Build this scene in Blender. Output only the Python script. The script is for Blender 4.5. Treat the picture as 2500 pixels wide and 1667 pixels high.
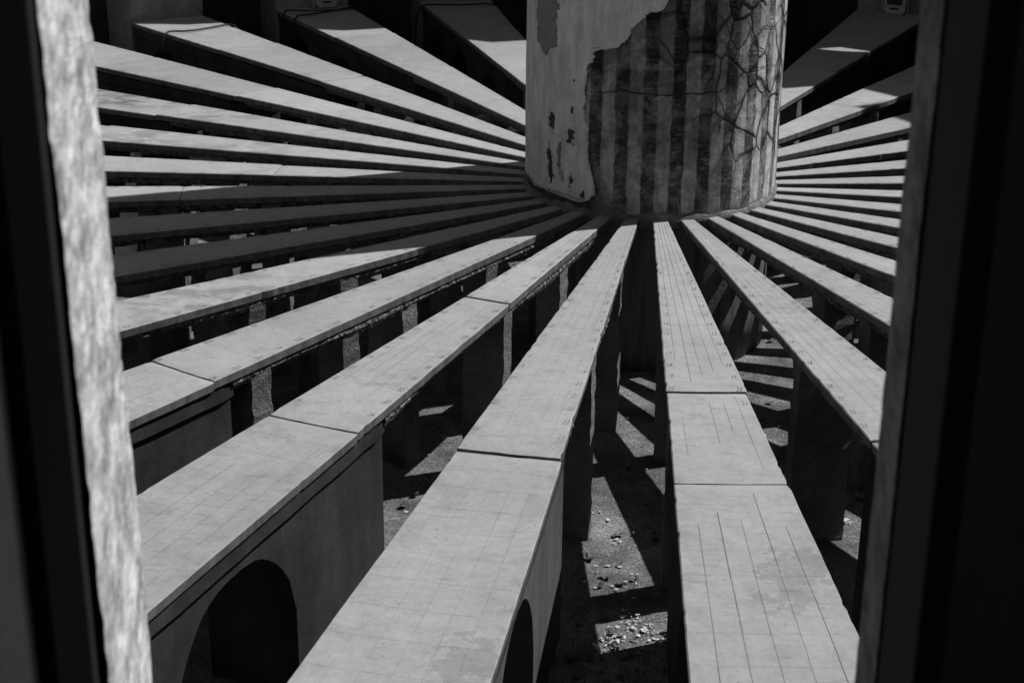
import bpy, math, random
import mathutils
from mathutils import Vector, noise
R = math.radians
S = bpy.context.scene
for o in list(bpy.data.objects):
    bpy.data.objects.remove(o, do_unlink=True)
COL = S.collection

# ------------------------------------------------------------------ camera
YAW, PITCH, ROLL = -0.0879026, 0.3665098, 0.0084485
F = Vector((math.sin(YAW)*math.cos(PITCH), math.cos(YAW)*math.cos(PITCH), -math.sin(PITCH)))
RX = Vector((math.cos(YAW), -math.sin(YAW), 0)); UP = RX.cross(F)
R2 = math.cos(ROLL)*RX + math.sin(ROLL)*UP
U2 = -math.sin(ROLL)*RX + math.cos(ROLL)*UP
cd = bpy.data.cameras.new('camera'); cam = bpy.data.objects.new('camera', cd); COL.objects.link(cam)
M = mathutils.Matrix((( R2.x, U2.x, -F.x, 0.0), (R2.y, U2.y, -F.y, -10.1285), (R2.z, U2.z, -F.z, 2.7718), (0, 0, 0, 1)))
cam.matrix_world = M
cd.sensor_width = 36; cd.sensor_fit = 'HORIZONTAL'; cd.lens = 3917.4/2500*36
cd.clip_start = 0.05; cd.clip_end = 500
cd.dof.use_dof = True; cd.dof.focus_distance = 8.2; cd.dof.aperture_fstop = 7.5
S.camera = cam

# ------------------------------------------------------------------ sky, sun, exposure
SUN_AZ, SUN_EL = R(25.8), R(53.2)            # azimuth from +X towards +Y
w = bpy.data.worlds.new('World'); S.world = w; w.use_nodes = True
nt = w.node_tree; bg = nt.nodes['Background']
sky = nt.nodes.new('ShaderNodeTexSky'); sky.sky_type = 'NISHITA'; sky.sun_disc = False
sky.sun_elevation = SUN_EL; sky.sun_rotation = math.pi/2 - SUN_AZ
bw = nt.nodes.new('ShaderNodeRGBToBW')       # the photograph is black and white
nt.links.new(sky.outputs[0], bw.inputs[0]); nt.links.new(bw.outputs[0], bg.inputs[0])
bg.inputs[1].default_value = 0.05
sd = bpy.data.lights.new('sun', 'SUN'); sd.energy = 5.0; sd.angle = R(0.5); sd.color = (1, 1, 1)
sun = bpy.data.objects.new('sun', sd); COL.objects.link(sun)
sv = Vector((math.cos(SUN_EL)*math.cos(SUN_AZ), math.cos(SUN_EL)*math.sin(SUN_AZ), math.sin(SUN_EL)))
sun.rotation_euler = (-sv).to_track_quat('-Z', 'Y').to_euler(); sun.location = sv*30
S.view_settings.view_transform = 'Standard'; S.view_settings.look = 'None'
S.view_settings.gamma = 1.0; S.view_settings.exposure = -0.3
S.view_settings.use_curve_mapping = False
S.cycles.max_bounces = 6; S.cycles.diffuse_bounces = 3; S.cycles.glossy_bounces = 1

rng = random.Random(7)
# ------------------------------------------------------------------ geometry constants (metres, pillar axis at the origin, sector tops at z = 0)
TH0, HW = R(-4.757), R(2.978)
RP, ROUT, FLOOR = 0.8, 7.5, -1.0
def pol(r, an, z=0.0): return (-r*math.sin(an), -r*math.cos(an), z)
def ang(k): return TH0 + R(12)*k

# ------------------------------------------------------------------ materials
class NB:
    def __init__(self, name):
        self.m = bpy.data.materials.new(name); self.m.use_nodes = True
        self.t = self.m.node_tree; self.b = self.t.nodes['Principled BSDF']
        self.b.inputs['Specular IOR Level'].default_value = 0.25
        self.co = self.t.nodes.new('ShaderNodeTexCoord').outputs['Object']
    def set(self, sock, v):
        if isinstance(v, (int, float)):
            if hasattr(sock.default_value, '__len__'):
                n = len(sock.default_value); sock.default_value = (v, v, v, 1)[:n]
            else: sock.default_value = v
        elif isinstance(v, tuple): sock.default_value = v
        else: self.t.links.new(v, sock)
    def math(self, op, a, b=0.0, c=0.0, clamp=False):
        n = self.t.nodes.new('ShaderNodeMath'); n.operation = op; n.use_clamp = clamp
        for i, v in enumerate((a, b, c)): self.set(n.inputs[i], v)
        return n.outputs[0]
    def mapr(self, v, a, b, c=0.0, d=1.0, smooth=False):
        n = self.t.nodes.new('ShaderNodeMapRange'); n.clamp = True
        if smooth: n.interpolation_type = 'SMOOTHSTEP'
        for i, x in enumerate((v, a, b, c, d)): self.set(n.inputs[i], x)
        return n.outputs[0]
    def mapping(self, v, scale=(1, 1, 1), loc=(0, 0, 0), rot=(0, 0, 0)):
        n = self.t.nodes.new('ShaderNodeMapping'); self.set(n.inputs[0], v)
        n.inputs[1].default_value = loc; n.inputs[2].default_value = rot; n.inputs[3].default_value = scale
        return n.outputs[0]
    def noise(self, scale, detail=4, rough=0.55, v=None, dist=0.0):
        n = self.t.nodes.new('ShaderNodeTexNoise'); self.set(n.inputs['Vector'], v or self.co)
        n.inputs['Scale'].default_value = scale; n.inputs['Detail'].default_value = min(detail, 4 if scale > 10 else 5)
        n.inputs['Roughness'].default_value = rough; n.inputs['Distortion'].default_value = dist
        return n.outputs['Fac']
    def voro(self, scale, feature='F1', v=None, out='Distance', rand=1.0):
        n = self.t.nodes.new('ShaderNodeTexVoronoi'); n.feature = feature
        self.set(n.inputs['Vector'], v or self.co); n.inputs['Scale'].default_value = scale
        n.inputs['Randomness'].default_value = rand
        return n.outputs[out]
    def dist(self, p):
        n = self.t.nodes.new('ShaderNodeVectorMath'); n.operation = 'DISTANCE'
        self.set(n.inputs[0], self.co); n.inputs[1].default_value = p
        return n.outputs['Value']
    def sep(self):
        n = self.t.nodes.new('ShaderNodeSeparateXYZ'); self.set(n.inputs[0], self.co); return n.outputs
    def comb(self, x, y, z):
        n = self.t.nodes.new('ShaderNodeCombineXYZ')
        for i, v in enumerate((x, y, z)): self.set(n.inputs[i], v)
        return n.outputs[0]
    def rand(self):
        return self.t.nodes.new('ShaderNodeObjectInfo').outputs['Random']
    def mix(self, f, a, b):
        return self.math('ADD', self.math('MULTIPLY', a, self.math('SUBTRACT', 1.0, f)), self.math('MULTIPLY', b, f))
    def grey(self, v):
        self.set(self.b.inputs['Base Color'], self.comb(v, v, v) if not isinstance(v, (int, float)) else v)
    def bump(self, h, strength=0.3, dist=0.01):
        n = self.t.nodes.new('ShaderNodeBump'); n.inputs['Strength'].default_value = strength
        n.inputs['Distance'].default_value = dist; self.set(n.inputs['Height'], h)
        self.t.links.new(n.outputs[0], self.b.inputs['Normal'])
    def rough(self, v): self.set(self.b.inputs['Roughness'], v)

def mat_slab():
    n = NB('sector_slab_plaster')
    base = n.mapr(n.noise(1.7, 4, 0.6), 0.3, 0.7, 0.345, 0.415)
    base = n.math('MULTIPLY', base, n.mapr(n.noise(9, 6, 0.65), 0.3, 0.7, 0.90, 1.08))
    base = n.math('MULTIPLY', base, n.mapr(n.noise(48, 4, 0.75), 0.3, 0.7, 0.88, 1.09))
    base = n.math('MULTIPLY', base, n.mapr(n.rand(), 0, 1, 0.91, 1.07))
    base = n.math('MULTIPLY', base, n.mapr(n.dist((0, 0, 0)), 3.9, 4.5, 1.03, .93))   # outer slabs are darker
    # dull worn blotches
    bl = n.mapr(n.noise(3.6, 6, 0.7, dist=0.6), 0.55, 0.72, 0, 1, True)
    base = n.math('MULTIPLY', base, n.mapr(bl, 0, 1, 1.0, 0.84))
    # dirt held along the long edges
    s0 = n.sep(); aq = n.math('DIVIDE', n.math('ADD', n.math('ARCTAN2', n.math('MULTIPLY', s0[0], -1.0), n.math('MULTIPLY', s0[1], -1.0)), 600*math.pi/180 - TH0), R(12))
    tri = n.math('ABSOLUTE', n.math('SUBTRACT', n.math('FRACT', n.math('ADD', aq, .5)), .5))
    eg = n.math('MULTIPLY', n.mapr(tri, .13, .245, 0, 1), n.mapr(n.noise(6.5, 5, .7), .46, .66, 0, 1))
    base = n.math('MULTIPLY', base, n.mapr(eg, 0, 1, 1.0, .8))
    # pits and specks
    sp = n.mapr(n.voro(17), 0.05, 0.14, 1, 0); sp = n.math('MULTIPLY', sp, n.mapr(n.noise(2.2, 3), 0.42, 0.56, 0, 1))
    base = n.math('MULTIPLY', base, n.mapr(sp, 0, 1, 1.0, 0.68))
    sc = n.mapr(n.noise(6, 2, 0.5, n.mapping(n.co, (1, 6, 1), rot=(0, 0, 0.5))), 0.62, 0.7, 0, 1)
    base = n.math('MULTIPLY', base, n.mapr(sc, 0, 1, 1.0, 0.86))
    # bird lime
    wl = n.mapr(n.voro(3.1, v=n.mapping(n.co, loc=(3.3, 1.7, 0))), 0.0, 0.05, 1, 0)
    wl = n.math('MULTIPLY', wl, n.mapr(n.noise(40, 3), 0.5, 0.6, 0, 1))
    base = n.mix(wl, base, 0.7)
    # damp stains with shapes of their own on some sectors
    sn = n.mapr(n.noise(3.6, 5, 0.68, n.mapping(n.co, (1, 1.6, 1), rot=(0, 0, .5)), .25), 0.44, 0.58, 0, 1, True)
    for p, rad, amt in (((-4.15, 2.2, 0), 0.75, .55), ((-3.26, 1.59, 0), 0.55, .32), ((-3.6, .82, 0), 0.5, .35), ((-2.85, .56, 0), 0.55, .3),
                        ((-2.25, -2.48, 0), 0.75, .35), ((1.54, 2.56, 0), 0.45, .2)):
        d = n.mapr(n.dist(p), rad*0.25, rad, 1, 0, True)
        base = n.math('MULTIPLY', base, n.math('SUBTRACT', 1.0, n.math('MULTIPLY', n.math('MULTIPLY', d, sn), amt)))
    fn = n.math('MULTIPLY', n.math('SUBTRACT', n.noise(13, 4, .6), 0.5), .42)
    dm = None
    for p, rad in (((.57, -5.02, 0), .2), ((.54, -5.24, 0), .15), ((-.5, -5.75, 0), .2)):   # flaked skin patches
        d = n.math('DIVIDE', n.math('ADD', n.dist(p), fn), rad)
        dm = d if dm is None else n.math('MINIMUM', dm, d)
    base = n.math('MULTIPLY', base, n.mapr(dm, .64, .67, .83, 1.0))
    rim = n.math('MULTIPLY', n.mapr(dm, .66, .74, 1, 0), n.mapr(dm, .62, .66, 0, 1))
    base = n.math('MULTIPLY', base, n.mapr(rim, 0, 1, 1.0, 1.1))
    # edge faces are grimy
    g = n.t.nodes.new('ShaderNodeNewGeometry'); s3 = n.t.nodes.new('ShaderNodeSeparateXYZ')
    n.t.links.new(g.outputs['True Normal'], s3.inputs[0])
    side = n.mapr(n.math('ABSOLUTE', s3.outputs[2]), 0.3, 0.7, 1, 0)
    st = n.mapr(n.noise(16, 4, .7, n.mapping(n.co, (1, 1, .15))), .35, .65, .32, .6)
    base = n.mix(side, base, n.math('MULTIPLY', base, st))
    n.grey(base); n.rough(0.9)
    h = n.noise(34, 5, .72)
    n.bump(h, 0.28, 0.006)
    return n.m

def mat_masonry(name, lo, hi, bump=0.5, streak=True, fine=45):
    n = NB(name)
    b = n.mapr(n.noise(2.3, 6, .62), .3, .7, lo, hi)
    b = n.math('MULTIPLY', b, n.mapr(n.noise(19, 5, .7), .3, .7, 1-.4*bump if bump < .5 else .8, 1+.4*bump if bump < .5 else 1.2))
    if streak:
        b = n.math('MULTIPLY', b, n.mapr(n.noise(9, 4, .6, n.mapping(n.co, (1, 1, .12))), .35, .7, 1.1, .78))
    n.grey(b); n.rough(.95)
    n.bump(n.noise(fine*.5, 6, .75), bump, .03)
    return n.m

def mat_rubble():
    n = NB('rubble_bedding')
    v = n.voro(38, out='Color')
    bwn = n.t.nodes.new('ShaderNodeRGBToBW'); n.t.links.new(v, bwn.inputs[0])
    b = n.mapr(bwn.outputs[0], .15, .85, .10, .3)
    n.grey(n.math('MULTIPLY', b, n.mapr(n.noise(50, 4, .7), .3, .7, .7, 1.25))); n.rough(1)
    n.bump(n.math('ADD', n.noise(45, 6, .8), n.math('MULTIPLY', n.voro(38), 1.2)), 1.0, .03)
    return n.m

def mat_floor():
    n = NB('dusty_floor')
    b = n.mapr(n.noise(1.9, 7, .68, dist=.4), .3, .7, .095, .23)
    gr = n.mapr(n.noise(75, 4, .85), .42, .66, .5, 1.9)
    b = n.math('MULTIPLY', b, gr)
    dust = n.mapr(n.noise(3.3, 7, .7, n.mapping(n.co, loc=(5, 2, 0)), .5), .52, .68, 0, 1)
    b = n.mix(dust, b, n.math('MULTIPLY', .28, gr))
    pale = n.mapr(n.voro(15), .0, .11, 1, 0); pale = n.math('MULTIPLY', pale, n.mapr(n.noise(1.4, 3), .5, .62, 0, 1))
    b = n.mix(pale, b, .4)
    b = n.math('MULTIPLY', b, n.mapr(n.noise(5.5, 5, .7, n.mapping(n.co, loc=(1, 8, 0))), .36, .6, .62, 1.15))
    n.grey(b); n.rough(1)
    n.bump(n.noise(40, 6, .75), .6, .03)
    return n.m

def phi_of(n):
    s = n.sep()
    return n.math('ARCTAN2', s[0], n.math('MULTIPLY', s[1], -1.0)), s[2]

def mat_pillar():
    n = NB('striped_pillar_plaster')
    ph, z = phi_of(n)
    uv = n.comb(n.math('MULTIPLY', ph, RP), z, 0.0)
    wob = n.math('MULTIPLY', n.math('SUBTRACT', n.noise(7, 4, .65, uv), .5), .05)
    # light stripes stand above the sectors: angle (-phi - TH0) / 12deg
    q = n.math('DIVIDE', n.math('ADD', n.math('ADD', n.math('MULTIPLY', ph, -1.0), wob), 600*math.pi/180 - TH0), R(12))
    tri = n.math('ABSOLUTE', n.math('SUBTRACT', n.math('FRACT', n.math('ADD', q, .5)), .5))
    tri = n.math('ADD', tri, n.math('MULTIPLY', n.math('SUBTRACT', n.noise(16, 4, .75, uv), .5), .11))
    light = n.mapr(tri, .225, .28, 1, 0)
    long = n.mapping(uv, (3.0, .5, 1))
    lv = n.mapr(n.noise(6, 6, .65, long), .3, .7, .34, .62)
    lv = n.math('MULTIPLY', lv, n.mapr(n.noise(19, 4, .78, uv), .3, .7, .6, 1.2))
    worn = n.mapr(n.noise(4.2, 6, .74, uv, .6), .45, .6, 0, 1)
    dv = n.mix(worn, n.mapr(n.noise(12, 4, .7, uv), .3, .7, .035, .10), .27)
    hatch = n.mapr(n.noise(26, 3, .6, n.mapping(uv, (.5, 2.4, 1), rot=(0, 0, .4))), .55, .65, 0, 1)
    dv = n.math('ADD', dv, n.math('MULTIPLY', n.math('MULTIPLY', hatch, n.mapr(n.noise(2.4, 3, .5, uv), .42, .54, 0, 1)), .2))
    b = n.mix(light, dv, lv)
    soot = n.mapr(n.math('ADD', n.math('SUBTRACT', n.mapr(z, .3, 1.3, .0, .16), n.mapr(ph, .6, .85, 0, .2)), n.noise(2.6, 6, .7, uv, .8)), .43, .62, 0, 1)
    b = n.math('MULTIPLY', b, n.mapr(soot, 0, 1, 1, .38))
    # crazing
    wv = n.t.nodes.new('ShaderNodeVectorMath'); wv.operation = 'ADD'
    nn = n.t.nodes.new('ShaderNodeTexNoise'); n.set(nn.inputs['Vector'], uv); nn.inputs['Scale'].default_value = 4; nn.inputs['Detail'].default_value = 4
    sc = n.t.nodes.new('ShaderNodeVectorMath'); sc.operation = 'SCALE'; sc.inputs['Scale'].default_value = .10
    n.t.links.new(nn.outputs['Color'], sc.inputs[0]); n.set(wv.inputs[0], uv); n.t.links.new(sc.outputs[0], wv.inputs[1])
    de = n.voro(4.7, 'DISTANCE_TO_EDGE', n.mapping(wv.outputs[0], (1.15, .8, 1), loc=(.2, .3, 0)))
    area = n.mapr(n.math('ADD', ph, n.math('MULTIPLY', z, .45)), .35, .8, 0, 1)
    area = n.math('MULTIPLY', area, n.mapr(n.noise(3.0, 3, .5, uv), .30, .40, 0, 1))
    area = n.math('MULTIPLY', area, n.mapr(z, .22, .42, .15, 1))
    crack = n.math('MULTIPLY', n.mapr(de, .0, .05, 1, 0), area)
    soft = n.math('MULTIPLY', n.mapr(de, .0, .13, 1, 0), area)
    b = n.math('MULTIPLY', b, n.mapr(soft, 0, 1, 1, .5)); b = n.math('MULTIPLY', b, n.mapr(crack, 0, 1, 1, .2))
    b = n.math('MULTIPLY', b, n.mapr(ph, .55, .85, 1.0, 1.4))            # sunlit side brightened in the colour, over whiter limewash
    # damp, blackened foot
    ft = n.mapr(n.math('ADD', z, n.math('MULTIPLY', n.math('SUBTRACT', n.noise(9, 5, .7, uv), .5), .12)), .0, .07, 1, 0, True)
    b = n.mix(ft, b, n.mapr(n.noise(18, 5, .7, uv), .35, .65, .05, .30))
    hol = n.math('MULTIPLY', n.mapr(ph, -.48, -.40, 1, 0), n.mapr(z, .11, .13, 1, 0))        # broken, blackened edge under the old coat
    b = n.mix(hol, b, n.mapr(n.noise(20, 4, .7, uv), .35, .7, .025, .13))
    fl = n.mapr(n.math('ADD', z, n.math('MULTIPLY', n.math('SUBTRACT', n.noise(7, 5, .7, uv), .5), .25)), -.12, -.04, 1, 0)
    b = n.mix(fl, b, n.mapr(n.noise(3, 6, .7, n.mapping(uv, (5, .6, 1))), .3, .7, .07, .22))
    n.grey(b); n.rough(.92)
    h = n.math('SUBTRACT', n.math('ADD', n.noise(26, 6, .72, uv), n.math('MULTIPLY', light, .15)), n.math('MULTIPLY', crack, 1.6))
    n.bump(h, .4, .012)
    return n.m

def mat_coat():
    n = NB('old_limewash_coat')
    ph, z = phi_of(n)
    uv = n.comb(n.math('MULTIPLY', ph, RP), z, 0.0)
    b = n.mapr(n.noise(3, 5, .65, uv), .3, .7, .66, .88)
    b = n.math('MULTIPLY', b, n.mapr(n.noise(9, 5, .72, n.mapping(uv, (2.0, .45, 1))), .38, .68, 1.08, .70))
    b = n.math('MULTIPLY', b, n.mapr(n.noise(90, 3, .7, uv), .3, .7, .94, 1.05))
    pit = n.math('MULTIPLY', n.mapr(n.voro(30, v=uv), 0, .09, 1, 0), n.mapr(n.noise(4, 4, .6, uv), .52, .6, 0, 1))
    b = n.math('MULTIPLY', b, n.mapr(pit, 0, 1, 1, .45))
    bn = n.math('MULTIPLY', n.math('SUBTRACT', n.noise(20, 4, .75, n.mapping(uv, (1, .6, 1))), .5), 3.6)
    def blob(phd, zz, rx, rz, thr=.5):
        dx = n.math('DIVIDE', n.math('MULTIPLY', n.math('SUBTRACT', ph, R(phd)), RP), rx)
        dz = n.math('DIVIDE', n.math('SUBTRACT', z, zz), rz)
        d = n.math('SQRT', n.math('ADD', n.math('MULTIPLY', dx, dx), n.math('MULTIPLY', dz, dz)))
        return n.mapr(n.math('ADD', n.math('SUBTRACT', 1.0, d), bn), .42, .5, 0, 1)
    dark = None
    for a in ((-49, .51, .04, .11), (-37.2, .46, .05, .11), (-49.8, .30, .045, .15), (-48.5, .18, .035, .13), (-36, .2, .035, .06), (-30, .11, .04, .03), (-36, .8, .012, .012), (-36.7, .62, .02, .04)):
        m_ = blob(*a); dark = m_ if dark is None else n.math('MAXIMUM', dark, m_)
    b = n.mix(dark, b, .06)
    gre = n.math('MAXIMUM', blob(-43, .31, .03, .16), blob(-41, .2, .02, .1)); b = n.mix(n.math('MULTIPLY', gre, n.math('SUBTRACT', 1.0, dark)), b, .22)
    # older layer showing in a long flake at upper left
    dx = n.math('DIVIDE', n.math('ABSOLUTE', n.math('SUBTRACT', ph, R(-54.5))), R(8.5))
    fz = n.mapr(z, .78, 1.0, 2.2, 0)
    fl = n.mapr(n.math('ADD', n.math('ADD', dx, fz), n.math('MULTIPLY', n.math('SUBTRACT', n.noise(11, 5, .7, uv), .5), 1.5)), .95, 1.0, 1, 0)
    b = n.mix(fl, b, n.mapr(n.noise(40, 5, .75, uv), .3, .7, .2, .36))
    rimd = n.math('MULTIPLY', n.mapr(n.math('ADD', n.math('ADD', dx, fz), n.math('MULTIPLY', n.math('SUBTRACT', n.noise(11, 5, .7, uv), .5), 1.5)), .8, .98, 0, 1), fl)
    b = n.math('MULTIPLY', b, n.mapr(rimd, 0, 1, 1, .55))
    n.grey(b); n.rough(.92)
    n.bump(n.math('SUBTRACT', n.math('ADD', n.noise(30, 6, .72, uv), n.math('MULTIPLY', n.noise(7, 4, .6, uv), 1.4)), n.math('MULTIPLY', n.math('ADD', dark, fl), .5)), .35, .012)
    return n.m

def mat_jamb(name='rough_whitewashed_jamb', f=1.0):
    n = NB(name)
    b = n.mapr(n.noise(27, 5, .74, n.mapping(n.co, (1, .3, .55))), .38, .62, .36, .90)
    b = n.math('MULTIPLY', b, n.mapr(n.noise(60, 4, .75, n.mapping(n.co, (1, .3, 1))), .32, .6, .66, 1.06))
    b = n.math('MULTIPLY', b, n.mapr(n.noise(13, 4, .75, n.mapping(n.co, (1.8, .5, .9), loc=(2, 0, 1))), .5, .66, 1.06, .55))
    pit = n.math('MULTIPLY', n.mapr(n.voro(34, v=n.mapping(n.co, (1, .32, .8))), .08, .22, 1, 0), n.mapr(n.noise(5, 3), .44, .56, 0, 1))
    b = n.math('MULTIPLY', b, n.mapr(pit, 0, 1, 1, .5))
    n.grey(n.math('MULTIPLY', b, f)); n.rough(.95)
    n.bump(n.noise(42, 5, .75, n.mapping(n.co, (1, .35, 1))), .5, .012)
    return n.m

def mat_plain(name, v, rough=.8, var=.2, scale=20, metal=0.0):
    n = NB(name); n.grey(n.mapr(n.noise(scale, 4, .6), .3, .7, v*(1-var), v*(1+var))); n.rough(rough)
    n.b.inputs['Metallic'].default_value = metal
    n.bump(n.noise(scale*3, 4, .6), .15, .004)
    return n.m

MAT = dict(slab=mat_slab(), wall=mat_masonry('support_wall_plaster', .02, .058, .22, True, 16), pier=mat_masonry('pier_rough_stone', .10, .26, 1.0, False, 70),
           ring=mat_masonry('ring_wall_plaster', .2, .37, .6), rubble=mat_rubble(), floor=mat_floor(), pillar=mat_pillar(), coat=mat_coat(), jamb=mat_jamb(), jamb_shaded=mat_jamb('shaded_whitewash_jamb', .2), outer=mat_masonry('outer_face_plaster', .46, .56, .2, False), recess=mat_masonry('recess_shade_plaster', .03, .06), faded=mat_masonry('faded_wall_wash', .075, .13, .2, True, 16),
           mortar=mat_masonry('crumbling_mortar', .12, .34, 1.0, False, 60),
           ink=mat_plain('engraved_line_dirt', .2, .95, .35, 30), line=mat_plain('engraved_hairline', .235, .95, .25, 9), crack=mat_plain('crack_shadow_dirt', .035, 1, .3), frame=mat_plain('black_frame_paint', .008, 1.0),
           lamp=mat_plain('grey_lamp_enamel', .42, .45, .08), glass=mat_plain('lamp_lens', .06, .1, .1), rubber=mat_plain('black_cable', .02, .5, .1),
           petal=mat_plain('dry_petals', .62, .8, .25, 15), leaf=mat_plain('dry_leaf', .12, .8, .4, 15), ground=mat_floor())

# ------------------------------------------------------------------ object helpers
def link(name, verts, faces, mat, parent=None, smooth=False):
    me = bpy.data.meshes.new(name); me.from_pydata([tuple(v) for v in verts], [], faces); me.validate(); me.update()
    me.materials.append(MAT[mat])
    o = bpy.data.objects.new(name, me); COL.objects.link(o)
    if smooth: me.shade_smooth()
    if parent:
        o.parent = parent; o.matrix_parent_inverse = parent.matrix_basis.inverted()
    return o
def fixn(o):
    import bmesh
    bm = bmesh.new(); bm.from_mesh(o.data); bmesh.ops.recalc_face_normals(bm, faces=bm.faces); bm.to_mesh(o.data); bm.free()
    return o
def thing(name, label, cat, loc, group=None):
    o = bpy.data.objects.new(name, None); COL.objects.link(o); o.location = loc; o.empty_display_size = .2
    o['label'] = label; o['category'] = cat
    if group: o['group'] = group
    return o
def tag(o, label, cat, group=None):
    o['label'] = label; o['category'] = cat
    if group: o['group'] = group
    return o
def nz(x, y, z, s=1.0, seed=0): return noise.noise(Vector((x*s+seed*7.13, y*s-seed*3.7, z*s+seed*1.9)))

def loft(sections, closed=True, caps=True):
    """sections: equal-length rings of points."""
    n = len(sections[0]); V = [p for s in sections for p in s]; Fc = []
    for i in range(len(sections)-1):
        for j in range(n if closed else n-1):
            a = i*n+j; b = i*n+(j+1) % n
            Fc.append((a, b, b+n, a+n))
    if caps:
        Fc.append(tuple(range(n))[::-1]); Fc.append(tuple(range(len(V)-n, len(V))))
    return V, Fc

def at(r, an, s, hw, inset, z):
    """point at radius r on side s (-1..1) of a sector, inset metres from its edge"""
    return pol(r, an + s*(hw - inset/r), z)

# ------------------------------------------------------------------ floor
fl = link('floor', [(-60, -60, FLOOR), (60, -60, FLOOR), (60, 60, FLOOR), (-60, 60, FLOOR)], [(0, 1, 2, 3)], 'floor')
fl['kind'] = 'structure'

# ------------------------------------------------------------------ sectors
JOINTS = {0: [3.47, 4.39], 1: [4.24], 2: [2.48, 4.22], 3: [4.06], 4: [4.18], 7: [3.0, 4.3], 8: [2.47, 4.1], 9: [4.15], 10: [4.06, 5.85], 11: [4.02, 5.79],
          12: [3.97, 5.73], 13: [4.06, 5.8], 14: [3.88, 5.76]}
PIERS = {0: [2.05, 3.5], 1: [1.67, 2.98], 2: [1.61, 2.48], 3: [1.81, 2.58, 3.74], 4: [1.72, 2.5, 3.12], -1: [3.02], -2: [2.1, 2.56], -3: [1.71, 2.12]}
ORD = ['', 'first', 'second', 'third', 'fourth', 'fifth', 'sixth', 'seventh', 'eighth', 'ninth', 'tenth', 'eleventh', 'twelfth', 'thirteenth', 'fourteenth', 'fifteenth']

def slab(k, r0, r1, dz, parent, seed):
    an = ang(k); rr = random.Random(seed*31+5)
    n = max(6, int((r1-r0)/.035)); secs = []
    near = abs(k) < 5
    t = .043
    lo_s = rr.uniform(-.004, .004); hi_s = rr.uniform(-.004, .004)
    tilt = rr.uniform(-.002, .002)
    for i in range(n+1):
        r = r0 + (r1-r0)*i/n
        e = []
        for s in (-1, 1):
            x, y, _ = pol(r, an+s*HW)
            j = .0016*nz(x, y, s, 13, seed) + .0016*nz(x, y, s, 2.2, seed) + (lo_s if s < 0 else hi_s)
            if rr.random() < .07: j += rr.uniform(.001, .006)      # chipped arris
            e.append(max(j, -.004))
        if i in (0, n): e = [v+.002 for v in e]
        z = dz + tilt*((r-r0)/(r1-r0)-.5)
        b = .005
        zs = z - (.003 if i in (0, n) else 0)
        row = [at(r, an, -1, HW, e[0]+.003, z-t), at(r, an, -1, HW, e[0], z-b)]
        for q in range(9):
            f = -1+q/4
            rq = r
            if i in (0, n): rq = r + (.0035*nz(f*9+seed, r, 0, .7, seed)+.002*rr.uniform(-1, 1))
            ed = (e[0] if f < 0 else e[1]) + b
            row.append(pol(rq, an + f*(HW-ed/r), zs + (0 if abs(f) == 1 else .0012*nz(rq*2, f*2, 0, 1, seed))))
        row += [at(r, an, 1, HW, e[1], z-b), at(r, an, 1, HW, e[1]+.003, z-t)]
        secs.append(row)
    V, Fc = loft(secs)
    return fixn(link('slab', V, Fc, 'slab', parent))

def bedding(k, r0, r1, parent, seed, hang=1.0):
    an = ang(k); n = int((r1-r0)/(.012 if abs(k) < 5 else .04)); secs = []
    for i in range(n+1):
        r = r0+(r1-r0)*i/n
        row = []
        for s in (-1, 1):
            x, y, _ = pol(r, an+s*HW)
            big = .5+.9*nz(x, y, s, 1.6, seed); fine = nz(x, y, s, 26, seed) + .6*nz(x, y, s, 60, seed+3)
            dep = .028 + .034*max(0, big)*hang + .012*fine*hang
            ins = .018 - .012*max(0, big)*hang + .007*fine
            row.append((s, ins, max(.012, dep)))
        (sl, il, dl), (sr_, ir, dr) = row
        secs.append([at(r, an, -1, HW, .016, -.046), at(r, an, -1, HW, il, -.046-dl*.5), at(r, an, -1, HW, il+.012, -.046-dl),
                     at(r, an, 1, HW, ir+.012, -.046-dr), at(r, an, 1, HW, ir, -.046-dr*.5), at(r, an, 1, HW, .016, -.046)])
    V, Fc = loft(secs)
    return fixn(link('bedding_layer', V, Fc, 'rubble', parent))

def pier(k, r, th, parent, seed):
    an = ang(k); rr = random.Random(seed); secs = []
    n = 22
    for i in range(n+1):
        z = FLOOR-.03 + (-.058-FLOOR+.03)*i/n
        f = 1+.06*max(0, (.15-(z-FLOOR))/.15)
        j = lambda: .005*rr.uniform(-1, 1)
        a_, b_ = r-th/2*f, r+th/2*f
        secs.append([at(a_+j(), an, -1, HW, .012+j(), z), at(a_+j(), an, 1, HW, .012+j(), z), at(b_+j(), an, 1, HW, .014+j(), z), at(b_+j(), an, -1, HW, .014+j(), z)])
    V, Fc = loft(secs)
    return fixn(link('pier', V, Fc, 'pier', parent))

def arch_cols(u0, u1, arches, base, n=18):
    """list of (u, bottom) columns with doubled columns at the arch jambs"""
    cols = [(u0, base)]
    for uc, hw, spring, apex in sorted(arches):
        cols.append((uc-hw, base))
        for i in range(n+1):
            t = -1+2*i/n
            t2 = max(-1, min(1, t))
            cols.append((uc+hw*t2*(1+.012*nz(uc, i*.37, 0)), (spring+(apex-spring)*(1-abs(t2)**2.4)**.62 if abs(t2) < 1 else spring)+.008*nz(uc, i*.6, 2)))
        cols.append((uc+hw, base))
    cols.append((u1, base))
    # subdivide long straight runs
    out = [cols[0]]
    for a, b in zip(cols, cols[1:]):
        if b[0]-a[0] > .25:
            m = int((b[0]-a[0])/.2)
            for i in range(1, m): out.append((a[0]+(b[0]-a[0])*i/m, a[1]))
        out.append(b)
    return out

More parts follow.
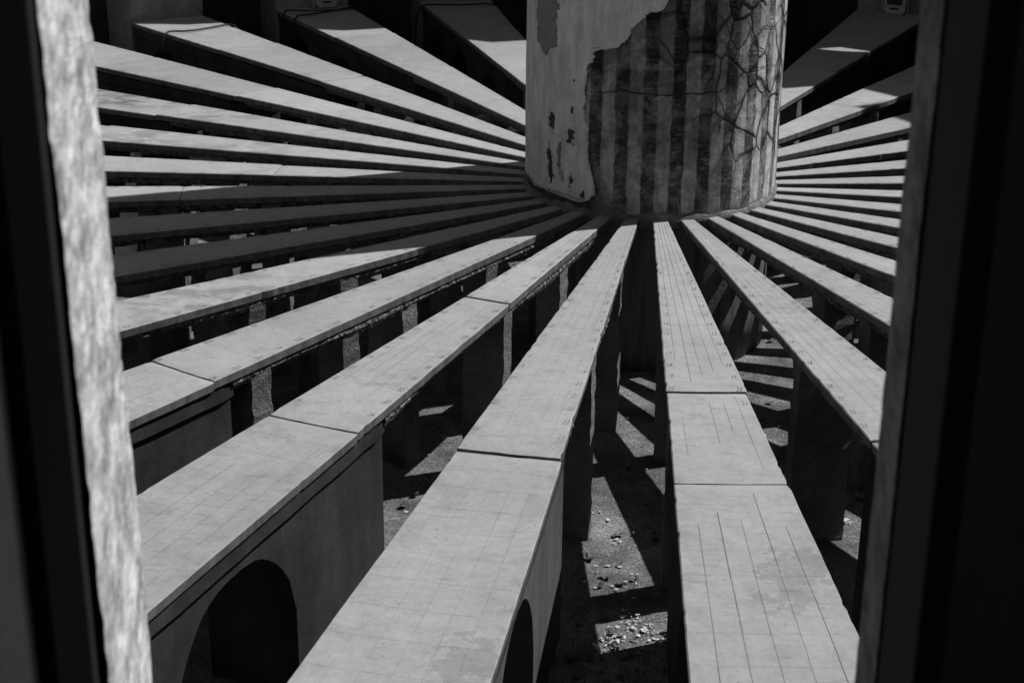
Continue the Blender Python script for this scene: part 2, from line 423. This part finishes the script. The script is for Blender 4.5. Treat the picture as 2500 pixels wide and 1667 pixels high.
def arch_panel(name, P, u0, u1, top, base, arches, mat, parent, nv=1):
    """wall with arched openings cut from below; P(u, v, w) maps w=-1..1 through the thickness"""
    secs = []
    for u, b in arch_cols(u0, u1, arches, base):
        secs.append([P(u, b, -1), P(u, b, 1), P(u, top, 1), P(u, top, -1)])
    V, Fc = loft(secs)
    return fixn(link(name, V, Fc, mat, parent))

def strip_quads(V, Fc, p0, p1, wdt, z):
    d = Vector(p1)-Vector(p0); nrm = Vector((-d.y, d.x, 0)).normalized()*wdt/2
    i = len(V)
    for p, s in ((p0, 1), (p1, 1), (p1, -1), (p0, -1)):
        V.append((p[0]+nrm.x*s, p[1]+nrm.y*s, z))
    Fc.append((i, i+1, i+2, i+3))

H_SC = 7.29
ROWS = [RP+H_SC*math.tan(R(d)) for d in range(3, 25)]
NEAR_ROWS = [4.39+.175*i+.0018*i*i for i in range(14)]
GLYPH = {}
def glyphs():
    for d in '0123456789':
        c = bpy.data.curves.new('g', 'FONT'); c.body = d; c.size = 1.0; c.resolution_u = 2
        o = bpy.data.objects.new('g', c); COL.objects.link(o)
        me = o.to_mesh()
        GLYPH[d] = ([(v.co.x, v.co.y) for v in me.vertices], [tuple(p.vertices) for p in me.polygons])
        o.to_mesh_clear(); bpy.data.objects.remove(o); bpy.data.curves.remove(c)
glyphs()

def dz_at(slabs, r):
    for a, b, dz in slabs:
        if a <= r <= b: return dz
    return 0.0

def scale_marks(k, slabs, parent, seed):
    an = ang(k); rr = random.Random(seed+99)
    keep = .12 if k >= 3 else (.5 if k == 2 else .95)
    V, Fc = [], []
    # five hairlines along the sector
    for q in range(1, 6):
        aa = an - HW + 2*HW*q/6
        r = RP+.02
        while r < 7.0:
            r2 = r + rr.uniform(.2, .7)
            if rr.random() < (keep if r < 4.1 else .95) and not any(abs(a-r) < .03 or abs(a-r2) < .03 or (r < a < r2) for a, b, _ in slabs[1:]):
                jit = rr.uniform(-.0012, .0012)/r
                strip_quads(V, Fc, pol(r, aa+jit), pol(r2, aa+jit), rr.uniform(.0009, .0015) if r < 4.3 else (rr.uniform(.0012, .0024) if k == 0 else rr.uniform(.0006, .0012)), dz_at(slabs, r)+.0016)
            r = r2
    for rw in ROWS[2:]+NEAR_ROWS:
        if slabs[-1][0]-.1 < rw < slabs[-1][0]+.12 and rw < 4.5: continue
        if k == 0 and 3.85 < rw < 4.4: continue
        for q in range(6):
            if rr.random() > (keep*.6 if rw < 4.1 else .92): continue
            a0 = an-HW+2*HW*q/6; a1 = a0+2*HW/6
            if q == 0: a0 += .004
            if q == 5: a1 -= .004
            strip_quads(V, Fc, pol(rw, a0), pol(rw, a1), rr.uniform(.0005, .0010), dz_at(slabs, rw)+.0016)
    o1 = link('engraved_lines', V, Fc, 'line', parent)
    V, Fc = [], []
    for d, rw in zip(range(3, 25), ROWS):
        if rw < 1.5 or rw > 4.3 or (k == 0 and rw > 3.85): continue
        for s in (-1, 1):
            txt = str(d)
            hgt = .040*rr.uniform(.8, 1.1); wd = .0145
            if rr.random() < .12: continue
            ins = .012 if s > 0 else .012+wd*len(txt)
            # text reads upright from the outer wall: right = -angle direction
            for ci, ch in enumerate(txt):
                vs, fs = GLYPH[ch]; i0 = len(V)
                for gx, gy in vs:
                    gx = gx/.6*wd*.95; gy = (gy-.35)/.7*hgt
                    lat = (ins + ci*wd + gx)
                    x = lat + .15*gy
                    rad = rw - gy - .012
                    edge = HW if s > 0 else -HW
                    aa = (an + edge - x/rad) if s > 0 else (an - HW + (ins - ci*wd - gx)/rad - .15*gy/rad)
                    V.append(pol(rad, aa, dz_at(slabs, rad)+.0019))
                Fc += [tuple(i0+j for j in f) for f in fs]
    o2 = link('scale_numerals', V, Fc, 'ink', parent)
    o1['kind'] = 'stuff'; o2['kind'] = 'stuff'
    return o1, o2

def sector(k):
    an = ang(k); seed = k+40; rr = random.Random(seed)
    if k == 0: lab = 'wide pale stone radial sector with peeled patches and two open joints, right of centre'
    elif k > 0: lab = '%s pale radial sector counting left from the one with peeled patches' % ORD[k]
    else: lab = '%s pale radial sector counting right from the one with peeled patches' % ORD[-k]
    t = thing('radial_sector', lab, 'stone sector', pol(4.1, an, FLOOR), 'stone sectors radiating from the pillar')
    js = JOINTS.get(k) or ([4.05+rr.uniform(-.08, .2)] + ([5.78] if abs(k) > 8 else []))
    ends = [RP-.06]+js+[ROUT+.05 if k not in (-2, -1, 0, 1, 2) else 8.12]
    slabs = []
    for i, (a, b) in enumerate(zip(ends, ends[1:])):
        dz = 0.0 if i == 0 else rr.choice((-.006, -.004, .003, -.008))
        if k in (0, 1, 2) and i == len(ends)-2: dz = -.010
        g = .0032 if k in (0, 1, 2, 3) else .002
        slabs.append((a+(g if i else 0), b-g, dz))
        slab(k, a+(g if i else 0), b-g, dz, t, seed*7+i)
    bedding(k, RP+.01, 3.93, t, seed, 1.0 if k in (1, 2, 3) else (.75 if k == 4 else .45))
    ro = ends[-1]-.01
    # solid outer support wall with arches and the ledge that carries the slabs
    if abs(k) < 7: arches = [(5.19, .44, -.58, -.185), (6.42, .44, -.58, -.185)]
    else: arches = [(4.52, .36, -.6, -.2), (5.68, .4, -.6, -.19), (6.86, .4, -.6, -.19)]
    ins = .028
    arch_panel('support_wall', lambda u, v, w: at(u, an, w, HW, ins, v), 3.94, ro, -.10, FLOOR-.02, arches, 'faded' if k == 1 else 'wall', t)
    n = 40; secs = []
    for i in range(n+1):
        r = 3.92+(ro-3.92)*i/n
        x, y, _ = pol(r, an)
        j = .004*nz(x, y, 0, 6, seed); j2 = .006*nz(x, y, 3, 8, seed)
        cap = .012 if i == 0 else 0
        secs.append([at(r, an, -1, HW, .014+j+cap, -.060), at(r, an, -1, HW, .012+j+cap, -.128+j2), at(r, an, -1, HW, .03, -.14+j2),
                     at(r, an, 1, HW, .03, -.14+j2), at(r, an, 1, HW, .012-j+cap, -.128+j2), at(r, an, 1, HW, .014-j+cap, -.060)])
    V, Fc = loft(secs); fixn(link('ledge', V, Fc, 'wall', t))
    for i, r in enumerate(PIERS.get(k) or [1.7+rr.uniform(-.12, .12), 2.45+rr.uniform(-.15, .15), 3.1+rr.uniform(-.1, .1)]):
        pier(k, r, .11+rr.uniform(-.01, .02), t, seed*13+i)
    if -6 <= k <= 7: scale_marks(k, slabs, t, seed)
    return t

for k in range(-14, 16):
    sector(k)

# ------------------------------------------------------------------ central pillar
pl = thing('central_pillar', 'massive round plastered pillar with dark vertical stripes, cracks and peeling limewash', 'pillar', (0, 0, FLOOR))
NA = 240
zs = [FLOOR-.02, -.7, -.4, -.2, -.1, -.05, -.02, 0, .02, .04, .06, .1] + [.15+.05*i for i in range(26)] + [1.6, 2.2, 3, 4, 5, 6, 7, 7.3]
secs = []
for z in zs:
    ring = []
    for j in range(NA):
        a = 2*math.pi*j/NA
        x, y = math.sin(a), -math.cos(a)
        r = RP + .003*nz(x*RP, y*RP, z, 2.5) - (.012*max(0, nz(x, y, z, 7, 2)) if z < .12 else 0) - (.02 if z < -.04 else 0)
        ring.append((x*r, y*r, z))
    secs.append(ring)
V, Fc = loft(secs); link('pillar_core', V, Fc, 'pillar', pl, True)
# the coat of limewash plaster that survives on the left, standing proud of the striped layer
RIGHT = [(1.42, 5.5), (1.31, 3.8), (1.27, 3.7), (1.247, 2.3), (1.236, -2.0), (1.223, -4.3), (1.185, -6.5), (1.151, -9.4), (1.109, -10.8), (1.058, -13.4), (1.027, -15.7), (1.015, -19.4), (1.0, -23.9), (.985, -26.2), (.926, -26.6), (.91, -28.5),
         (.887, -30.), (.82, -29.7), (.751, -30.6), (.701, -30.), (.632, -30.9), (.581, -30.2), (.533, -28.4), (.473, -28.2), (.404, -28.4), (.318, -27.9), (.276, -26.8), (.226, -25.6), (.167, -24.5), (.104, -25.), (.078, -26.7), (.066, -29.5), (.05, -36)]
LEFT = [(9, -178), (.112, -178), (.10, -176), (.092, -120), (.085, -75), (.081, -62), (.079, -53), (.074, -38), (.066, -31), (.05, -36)]
def interp(tab, z):
    for (z1, a1), (z0, a0) in zip(tab, tab[1:]):
        if z0 <= z <= z1: return a0+(a1-a0)*(z-z0)/(z1-z0 or 1)
    return tab[0][1] if z > tab[0][0] else tab[-1][1]
rows = [.068+.005*i for i in range(276)] + [1.47, 1.6, 1.9, 2.4, 3.2, 4.2, 5.4, 7.28]
NCOL = 90; secs = []; 
for z in rows:
    rb = interp(RIGHT, z) if z < 1.42 else 5.5+9*nz(z, 0, 0, 1.3)
    rb += 1.2*nz(z, 1, 0, 18) + .9*nz(z, 2, 0, 60) + .5*nz(z, 5, 0, 150)
    lb = interp(LEFT, z)
    lb = min(lb, rb-1)
    ring = []
    for j in range(NCOL+1):
        t = j/NCOL; t = 1-(1-t)**1.6
        a = R(lb+(rb-lb)*t)
        x, y = math.sin(a), -math.cos(a)
        th = .015 + .003*nz(x, y, z, 4, 5)
        if j >= NCOL-1: th *= .75 if j == NCOL-1 else .0
        th -= .004*max(0, (.1-z)/.04) if z < .1 else 0
        r = RP+max(th, -.004)
        fade = max(0, min(1, (.24-z)/.15))
        zz = z + fade*(.022*nz(x*RP, y*RP, 0, 9, 21)+.012*nz(x*RP, y*RP, 0, 28, 22)+.006*nz(x*RP, y*RP, 0, 70, 23))
        if t > .8: zz += .010*(t-.8)/.2*(nz(x*RP, y*RP, z, 45, 31)+.6*nz(x*RP, y*RP, z, 110, 32))
        ring.append((x*r, y*r, zz))
    secs.append(ring)
V, Fc = loft(secs, closed=False, caps=False); link('limewash_coat', V, [f[::-1] for f in Fc], 'coat', pl, True)
# long open cracks
CR = [[(-30, .752), (-22, .748), (-15, .774), (-8, .765), (1.7, .753), (14, .765), (27.6, .764), (35.9, .817), (41.8, .884), (52, .875), (66.5, .864)],
      [(-5, 1.10), (.7, 1.091), (4, 1.04), (7.5, .969), (8.5, .9)], [(25.9, 1.1), (26, 1.0), (25.7, .895), (23, .82), (21.1, .749)], [(27.6, .764), (29.5, .70), (31.6, .637), (36, .56), (43.3, .489)],
      [(31.6, .637), (38, .68), (42, .70)], [(35.9, .817), (34, .9), (36.5, 1.0), (33, 1.08), (30, 1.16), (26, 1.22)], [(36.5, 1.0), (41, 1.05), (44, 1.12), (43, 1.2)], [(31.6, .637), (29.5, .57), (29, .5)],
      [(41.8, .884), (43, .98), (47, 1.06), (52, 1.12), (60, 1.1), (72, 1.16)], [(48, .50), (50, .6), (49, .66)], [(15, .86), (11, .9), (9, .94)], [(44, 1.12), (50, 1.0), (53, .98)]]
CR.append([(a+.5, z) for z, a in RIGHT if .06 < z < .56])        # open gap beside the old coat
CR.append([(a+.35, z) for z, a in RIGHT if .6 < z < 1.0])
V, Fc = [], []
rr = random.Random(3)
for line in CR:
    pts = []
    for (a0, z0), (a1, z1) in zip(line, line[1:]):
        m = 7
        for i in range(m):
            t = i/m; pts.append((a0+(a1-a0)*t+rr.uniform(-.45, .45), z0+(z1-z0)*t+rr.uniform(-.005, .005)))
    pts.append(line[-1])
    for i, ((a0, z0), (a1, z1)) in enumerate(zip(pts, pts[1:])):
        d = Vector(((a1-a0)*math.pi/180*RP, z1-z0)); 
        if d.length < 1e-6: continue
        nr = Vector((-d.y, d.x)).normalized()
        def wd(ii): return .0014+.0034*math.sin(math.pi*ii/len(pts))*(.6+.4*math.sin(ii*1.7))
        i0 = len(V)
        for (a, z, s, ii) in ((a0, z0, 1, i), (a1, z1, 1, i+1), (a1, z1, -1, i+1), (a0, z0, -1, i)):
            ww = wd(ii)*s; aa = R(a)+nr.x*ww/RP; zz = z+nr.y*ww
            V.append((math.sin(aa)*(RP+.0042), -math.cos(aa)*(RP+.0042), zz))
        Fc.append((i0, i0+1, i0+2, i0+3))
link('crack', V, Fc, 'crack', pl)
# crumbling mortar fillet where the sectors butt against the pillar
secs = []
for j in range(361):
    a = R(j); x, y = math.sin(a), -math.cos(a)
    g = .5+.8*nz(x, y, 0, 3, 9)+.5*nz(x, y, 0, 14, 4)
    g = max(.12, g)
    secs.append([(x*.785, y*.785, -.06), (x*(RP+.008+.022*g), y*(RP+.008+.022*g), -.05), (x*(RP+.006+.014*g), y*(RP+.006+.014*g), .012+.012*g), (x*.785, y*.785, .022+.03*g)])
V, Fc = loft(secs, caps=False); fixn(link('mortar_fillet', V, Fc, 'mortar', pl, True))

# ------------------------------------------------------------------ ring wall
rw = thing('ring_wall', 'tall circular plastered enclosure wall with piers, merlons and deep dark recesses', 'wall', (0, 9, FLOOR))
RO = 8.3
def polar_block(name, r0, r1, a0, a1, z0, z1, mat, parent, na=3):
    secs = []
    for i in range(na+1):
        a = a0+(a1-a0)*i/na
        secs.append([pol(r0, a, z0), pol(r1, a, z0), pol(r1, a, z1), pol(r0, a, z1)])
    V, Fc = loft(secs); return fixn(link(name, V, Fc, mat, parent))
NOTCH, MERLON = 5.74, 6.47
for k in range(-14, 16):
    an = ang(k)
    ri = 8.1 if k in (-2, -1, 2) else ROUT
    if k not in (0, 1):
        polar_block('pier', ri, RO if ri < 8 else 8.8, an-HW, an+HW, FLOOR-.05, NOTCH, 'ring', rw)
    polar_block('merlon', 7.5 if k not in (-2, -1, 0, 1, 2) else 8.1, RO-.02 if k not in (-2, -1, 0, 1, 2) else 8.78, an-HW, an+HW, NOTCH+.002, MERLON, 'ring', rw)
    # recess between this pier and the next
    if k == 0: continue
    b0, b1 = an+HW, an+R(12)-HW
    bay = k in (-3, -2, -1, 1, 2)                    # entrance bay stands further out
    r_in, r_o = (8.15, 8.79) if bay else (8.02, RO-.004)
    polar_block('recess_back', r_in, r_o, b0-.002, b1+.002, FLOOR-.05, 3.60, 'recess', rw)  # colour set near black to paint in the recess's deep shade
    m = (b0+b1)/2; r_f = 8.12 if bay else 7.505
    def PW(u, v, w_, m=m): return pol(r_f+(r_o-r_f)*(w_+1)/2, m+u/8.0, v)
    hw_ = (b1-b0)/2*8.0
    # window head with an arch, above the sill
    arch_panel('window_head', PW, -hw_-.003, hw_+.003, NOTCH-.003, 4.3, [(0, hw_-.05, 4.7, 5.25)], 'ring', rw)
    polar_block('sill', r_f+.002, r_o-.002, b0-.001, b1+.001, 3.604, 3.74, 'ring', rw)

# doorway through which the photograph is taken: two splayed jambs
def jamb(name, plan, zlo, zhi, mat, parent, amp, seed, nz_=150, nu=70, lean=0.0):
    """rough plaster face: plan is a polyline (inner to outer) extruded between zlo and zhi"""
    L = [0]
    for p, q in zip(plan, plan[1:]): L.append(L[-1]+math.dist(p, q))
    secs = []
    us = [L[-1]*i/nu for i in range(nu+1)]
    for i in range(nz_+1):
        z = zlo+(zhi-zlo)*i/nz_; row = []
        for u in us:
            for s in range(len(plan)-1):
                if u <= L[s+1]+1e-9: break
            t = (u-L[s])/(L[s+1]-L[s]); p, q = plan[s], plan[s+1]
            x, y = p[0]+(q[0]-p[0])*t, p[1]+(q[1]-p[1])*t
            nx, ny = (q[1]-p[1]), -(q[0]-p[0]); l = math.hypot(nx, ny)
            d = amp*(.28*nz(x, y, z, 5, seed)+.7*nz(x, y*.4, z, 17, seed+1)+.5*nz(x, y*.4, z, 45, seed+2))
            row.append((x+nx/l*d+lean*(2.4-z), y+ny/l*d, z))
        secs.append(row)
    V, Fc = loft(secs, closed=False, caps=False)
    return link(name, V, Fc, mat, parent, True)
ZL, ZH = FLOOR-.05, 4.5
def prism(name, plan, z0, z1, mat, parent):
    secs = [[(x, y, z0) for x, y in plan], [(x, y, z1) for x, y in plan]]
    V, Fc = loft(secs); return fixn(link(name, V, Fc, mat, parent))
def band(name, plan, z0, z1, mat): return prism(name, plan, z0, z1, mat, rw)
# left: corner A, end of plaster B, end of frame C
A, B, C_ = (-.736, -8.07), (-.632, -8.520), (-.575, -8.785)
jl = jamb('door_jamb', [(-1.35, -7.99), (A[0]-.022, A[1]+.006), (A[0], A[1]-.012), B][::-1], 1.0, 4.48, 'jamb', rw, .0042, 1, 460, 70, .010)
jl['label'] = 'sunlit rough whitewashed left jamb of the doorway'
prism('door_pier', [(-.775, -8.105), (-1.68, -8.02), (-1.9, -8.78), (C_[0]-.012, -8.82), (-.645, -8.56), (-.70, -8.30)], ZL, ZH, 'outer', rw)
fr = prism('door_frame', [(B[0]-.006, B[1]+.004), (C_[0], C_[1]), (C_[0]-.03, C_[1]-.004), (B[0]-.06, B[1]-.02)], ZL, ZH-.01, 'frame', rw)
# right
Ar, Br, Cr = (.318, -8.1), (.3075, -8.35), (.293, -8.66)
jr = jamb('door_jamb', [(1.3, -7.98), (Ar[0]+.02, Ar[1]+.003), (Ar[0]+.001, Ar[1]-.014), Br], 1.0, 4.48, 'jamb_shaded', rw, .0018, 6, 300, 50)  # same whitewash, its colour darkened to stand in for shade
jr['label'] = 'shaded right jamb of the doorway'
prism('door_pier', [(.365, -8.13), (1.68, -8.02), (1.7, -8.78), (Cr[0]+.028, -8.668), (.345, -8.38)], ZL, ZH, 'wall', rw)
prism('door_frame', [(Br[0]+.004, Br[1]+.004), (Cr[0], Cr[1]), (Cr[0]+.03, Cr[1]-.004), (Br[0]+.06, Br[1]-.02)], ZL, ZH-.01, 'frame', rw)
prism('door_lintel', [(-1.7, -8.09), (1.65, -8.09), (1.65, -8.79), (-1.7, -8.79)], ZH+.002, NOTCH-.002, 'ring', rw)
prism('door_sill', [(-.8, -8.12), (.45, -8.12), (.45, -8.78), (-.8, -8.78)], ZL, .9, 'ring', rw)

# open terrace outside the doorway where the photographer stands
ps = thing('terrace', 'raised terrace outside the doorway', 'terrace', (0, -10.5, FLOOR))
prism('terrace_floor', [(-3.4, -8.9), (3.4, -8.9), (3.4, -12.6), (-3.4, -12.6)], FLOOR, .9, 'wall', ps)
prism('sky_shade_wall', [(.95, -8.9), (1.5, -8.9), (1.5, -12.6), (.95, -12.6)], .902, 4.2, 'wall', ps)  # added unseen wall, keeps sky light off the right outer face

# ------------------------------------------------------------------ floodlights on the far sectors
def floodlight(r, k, face_k, label):
    an = ang(k); base = Vector(pol(r, an, 0.003))
    t = thing('floodlight', label, 'floodlight', base, 'floodlights standing at the foot of the wall')
    a = an+math.pi                                   # turn the lamp to face the pillar
    ex = Vector((math.cos(an), -math.sin(an), 0)); ey = Vector(pol(1, an)) * -1
    def W(x, y, z): return base+ex*x+ey*y+Vector((0, 0, z))
    prof = [(-.085, .0), (.085, .0), (.115, .035), (.122, .25), (.09, .28), (-.09, .28), (-.122, .25), (-.115, .035)]
    secs = [[W(x*.86, -.07, z*.94+.012) for x, z in prof], [W(x, -.03, z) for x, z in prof], [W(x, .03, z) for x, z in prof], [W(x*.95, .045, .006+z*.96) for x, z in prof]]
    V, Fc = loft(secs); fixn(link('housing', V, Fc, 'lamp', t))
    sl = [(-.045, .05), (.045, .05), (.045, .068), (-.045, .068)]
    V, Fc = loft([[W(x, .04, z) for x, z in sl], [W(x, .0475, z) for x, z in sl]]); fixn(link('slot', V, Fc, 'frame', t))
    gl = [(-.08, .10), (.08, .10), (.08, .24), (-.08, .24)]
    V, Fc = loft([[W(x, .04, z) for x, z in gl], [W(x, .048, z) for x, z in gl]]); fixn(link('lens', V, Fc, 'glass', t))
    br = [(-.135, .0), (-.127, .0), (-.127, .17), (-.135, .17)]
    for s in (-1, 1):
        V, Fc = loft([[W(x*s, -.02, z) for x, z in br], [W(x*s, .02, z) for x, z in br]]); fixn(link('bracket', V, Fc, 'lamp', t))
    return t
floodlight(7.40, 13.08, 0, 'pale floodlight at the far end of a sector left of the pillar')
floodlight(7.36, -12.98, 0, 'pale floodlight at the far end of a sector right of the pillar')

def cable(pts, label, k):
    cu = bpy.data.curves.new('power_cable', 'CURVE'); cu.dimensions = '3D'; cu.bevel_depth = .009; cu.bevel_resolution = 2
    sp = cu.splines.new('NURBS'); sp.points.add(len(pts)-1); sp.use_endpoint_u = True; sp.order_u = 3
    for p, q in zip(sp.points, pts): p.co = (*q, 1)
    tmp = bpy.data.objects.new('tmp', cu); COL.objects.link(tmp)
    me = bpy.data.meshes.new_from_object(tmp); bpy.data.objects.remove(tmp)
    me.name = 'power_cable'; me.materials.clear(); me.materials.append(MAT['rubber'])
    o = bpy.data.objects.new('power_cable', me); COL.objects.link(o)
    return tag(o, label, 'cable', 'black power cables trailing over the far sectors')
def over(l, e0, e1):
    z = .012
    return [(*e0, -.7), (*e0, -.15)] + [(x, y, z) for x, y in l] + [(*e1, -.12), (*e1, -.6)]
cable(over([(-4.66, 4.82), (-4.63, 4.93), (-4.49, 4.92), (-4.32, 5.12), (-4.23, 5.3), (-4.16, 5.36), (-4.09, 5.28)], (-4.70, 4.76), (-4.02, 5.24)), 'thin black cable snaking over the sunlit twelfth sector left', 12)
cable(over([(-3.81, 6.15), (-3.8, 6.26), (-3.69, 6.26), (-3.57, 6.24), (-3.37, 6.3), (-3.2, 6.39), (-3.11, 6.47)], (-3.85, 6.08), (-3.02, 6.48)), 'upper of two crossing black cables in shade before the left floodlight', 13)
cable(over([(-3.62, 5.86), (-3.62, 5.97), (-3.51, 6.03), (-3.41, 6.16), (-3.3, 6.33), (-3.22, 6.49), (-3.12, 6.56)], (-3.68, 5.8), (-3.05, 6.6)), 'lower of two crossing black cables in shade before the left floodlight', 13)
cable(over([(-2.48, 6.78), (-2.35, 6.84), (-2.16, 6.83), (-1.96, 6.88), (-1.84, 6.96), (-1.72, 6.94)], (-2.55, 6.76), (-1.62, 6.95)), 'straight black cable across the shaded sector end beside the pillar', 14)

# ------------------------------------------------------------------ dry petals, leaves and crumbs on the floor
def grit_spots(n, seed):
    r_ = random.Random(seed); return [(r_.uniform(-.9, 1.3), r_.uniform(-4.3, -1.0), .03, 3) for _ in range(n)]
def flakes(name, label, cat, spots, mat, smin, smax, seed, curl=.35):
    rr = random.Random(seed); V, Fc = [], []
    for cx, cy, sd_, n in spots:
        for _ in range(n):
            x, y = cx+rr.gauss(0, sd_), cy+rr.gauss(0, sd_)
            s = rr.uniform(smin, smax); a = rr.uniform(0, 6.28); tl = rr.uniform(-.5, .5); asp = rr.uniform(.45, .9)
            m = mathutils.Matrix.Translation((x, y, FLOOR+.006+rr.uniform(0, .006))) @ mathutils.Matrix.Rotation(a, 4, 'Z') @ mathutils.Matrix.Rotation(tl, 4, 'X')
            i0 = len(V)
            V.append(m @ Vector((0, 0, s*.25)))
            for j in range(8):
                t = j/8*6.283; rx = s*(1+rr.uniform(-.15, .15)); V.append(m @ Vector((rx*math.cos(t), rx*asp*math.sin(t), s*curl*abs(math.cos(t))-s*.1)))
            V.append(m @ Vector((0, 0, -s*.12)))
            for j in range(8):
                b, c = i0+1+j, i0+1+(j+1) % 8
                Fc.append((i0, b, c)); Fc.append((i0+9, c, b))
    o = link(name, V, Fc, mat); o['kind'] = 'stuff'
    return tag(o, label, cat)
flakes('petal_litter', 'scattered pale dry petals and pebbles on the sunlit floor between sectors', 'litter',
       [(-.02, -3.81, .04, 22), (.05, -3.88, .03, 14), (-.09, -3.94, .03, 22), (-.11, -4.05, .03, 14), (.0, -3.95, .06, 10), (-.1, -3.03, .02, 4), (-.17, -2.82, .02, 3), (-.21, -2.75, .015, 2),
        (1.06, -2.71, .02, 12), (-.03, -3.48, .05, 9), (.13, -3.95, .02, 6), (-.12, -3.4, .1, 9), (.9, -1.4, .3, 12), (1.0, -2.3, .2, 10), (-.6, -3.5, .3, 14), (-1.0, -2.4, .4, 12)], 'petal', .005, .013, 5)
flakes('floor_grit', 'fine pale grit and crumbs spread over the floor between sectors', 'grit', grit_spots(170, 8), 'petal', .002, .006, 9)
flakes('leaf_litter', 'dark dry leaves and crumbs strewn over the shaded floor', 'litter',
       [(.0, -3.3, .5, 50), (-.1, -4.3, .25, 70), (.8, -2.5, .6, 50), (-1.0, -3.2, .6, 50), (0, 0, 3.5, 300)], 'leaf', .008, .032, 11, .8)
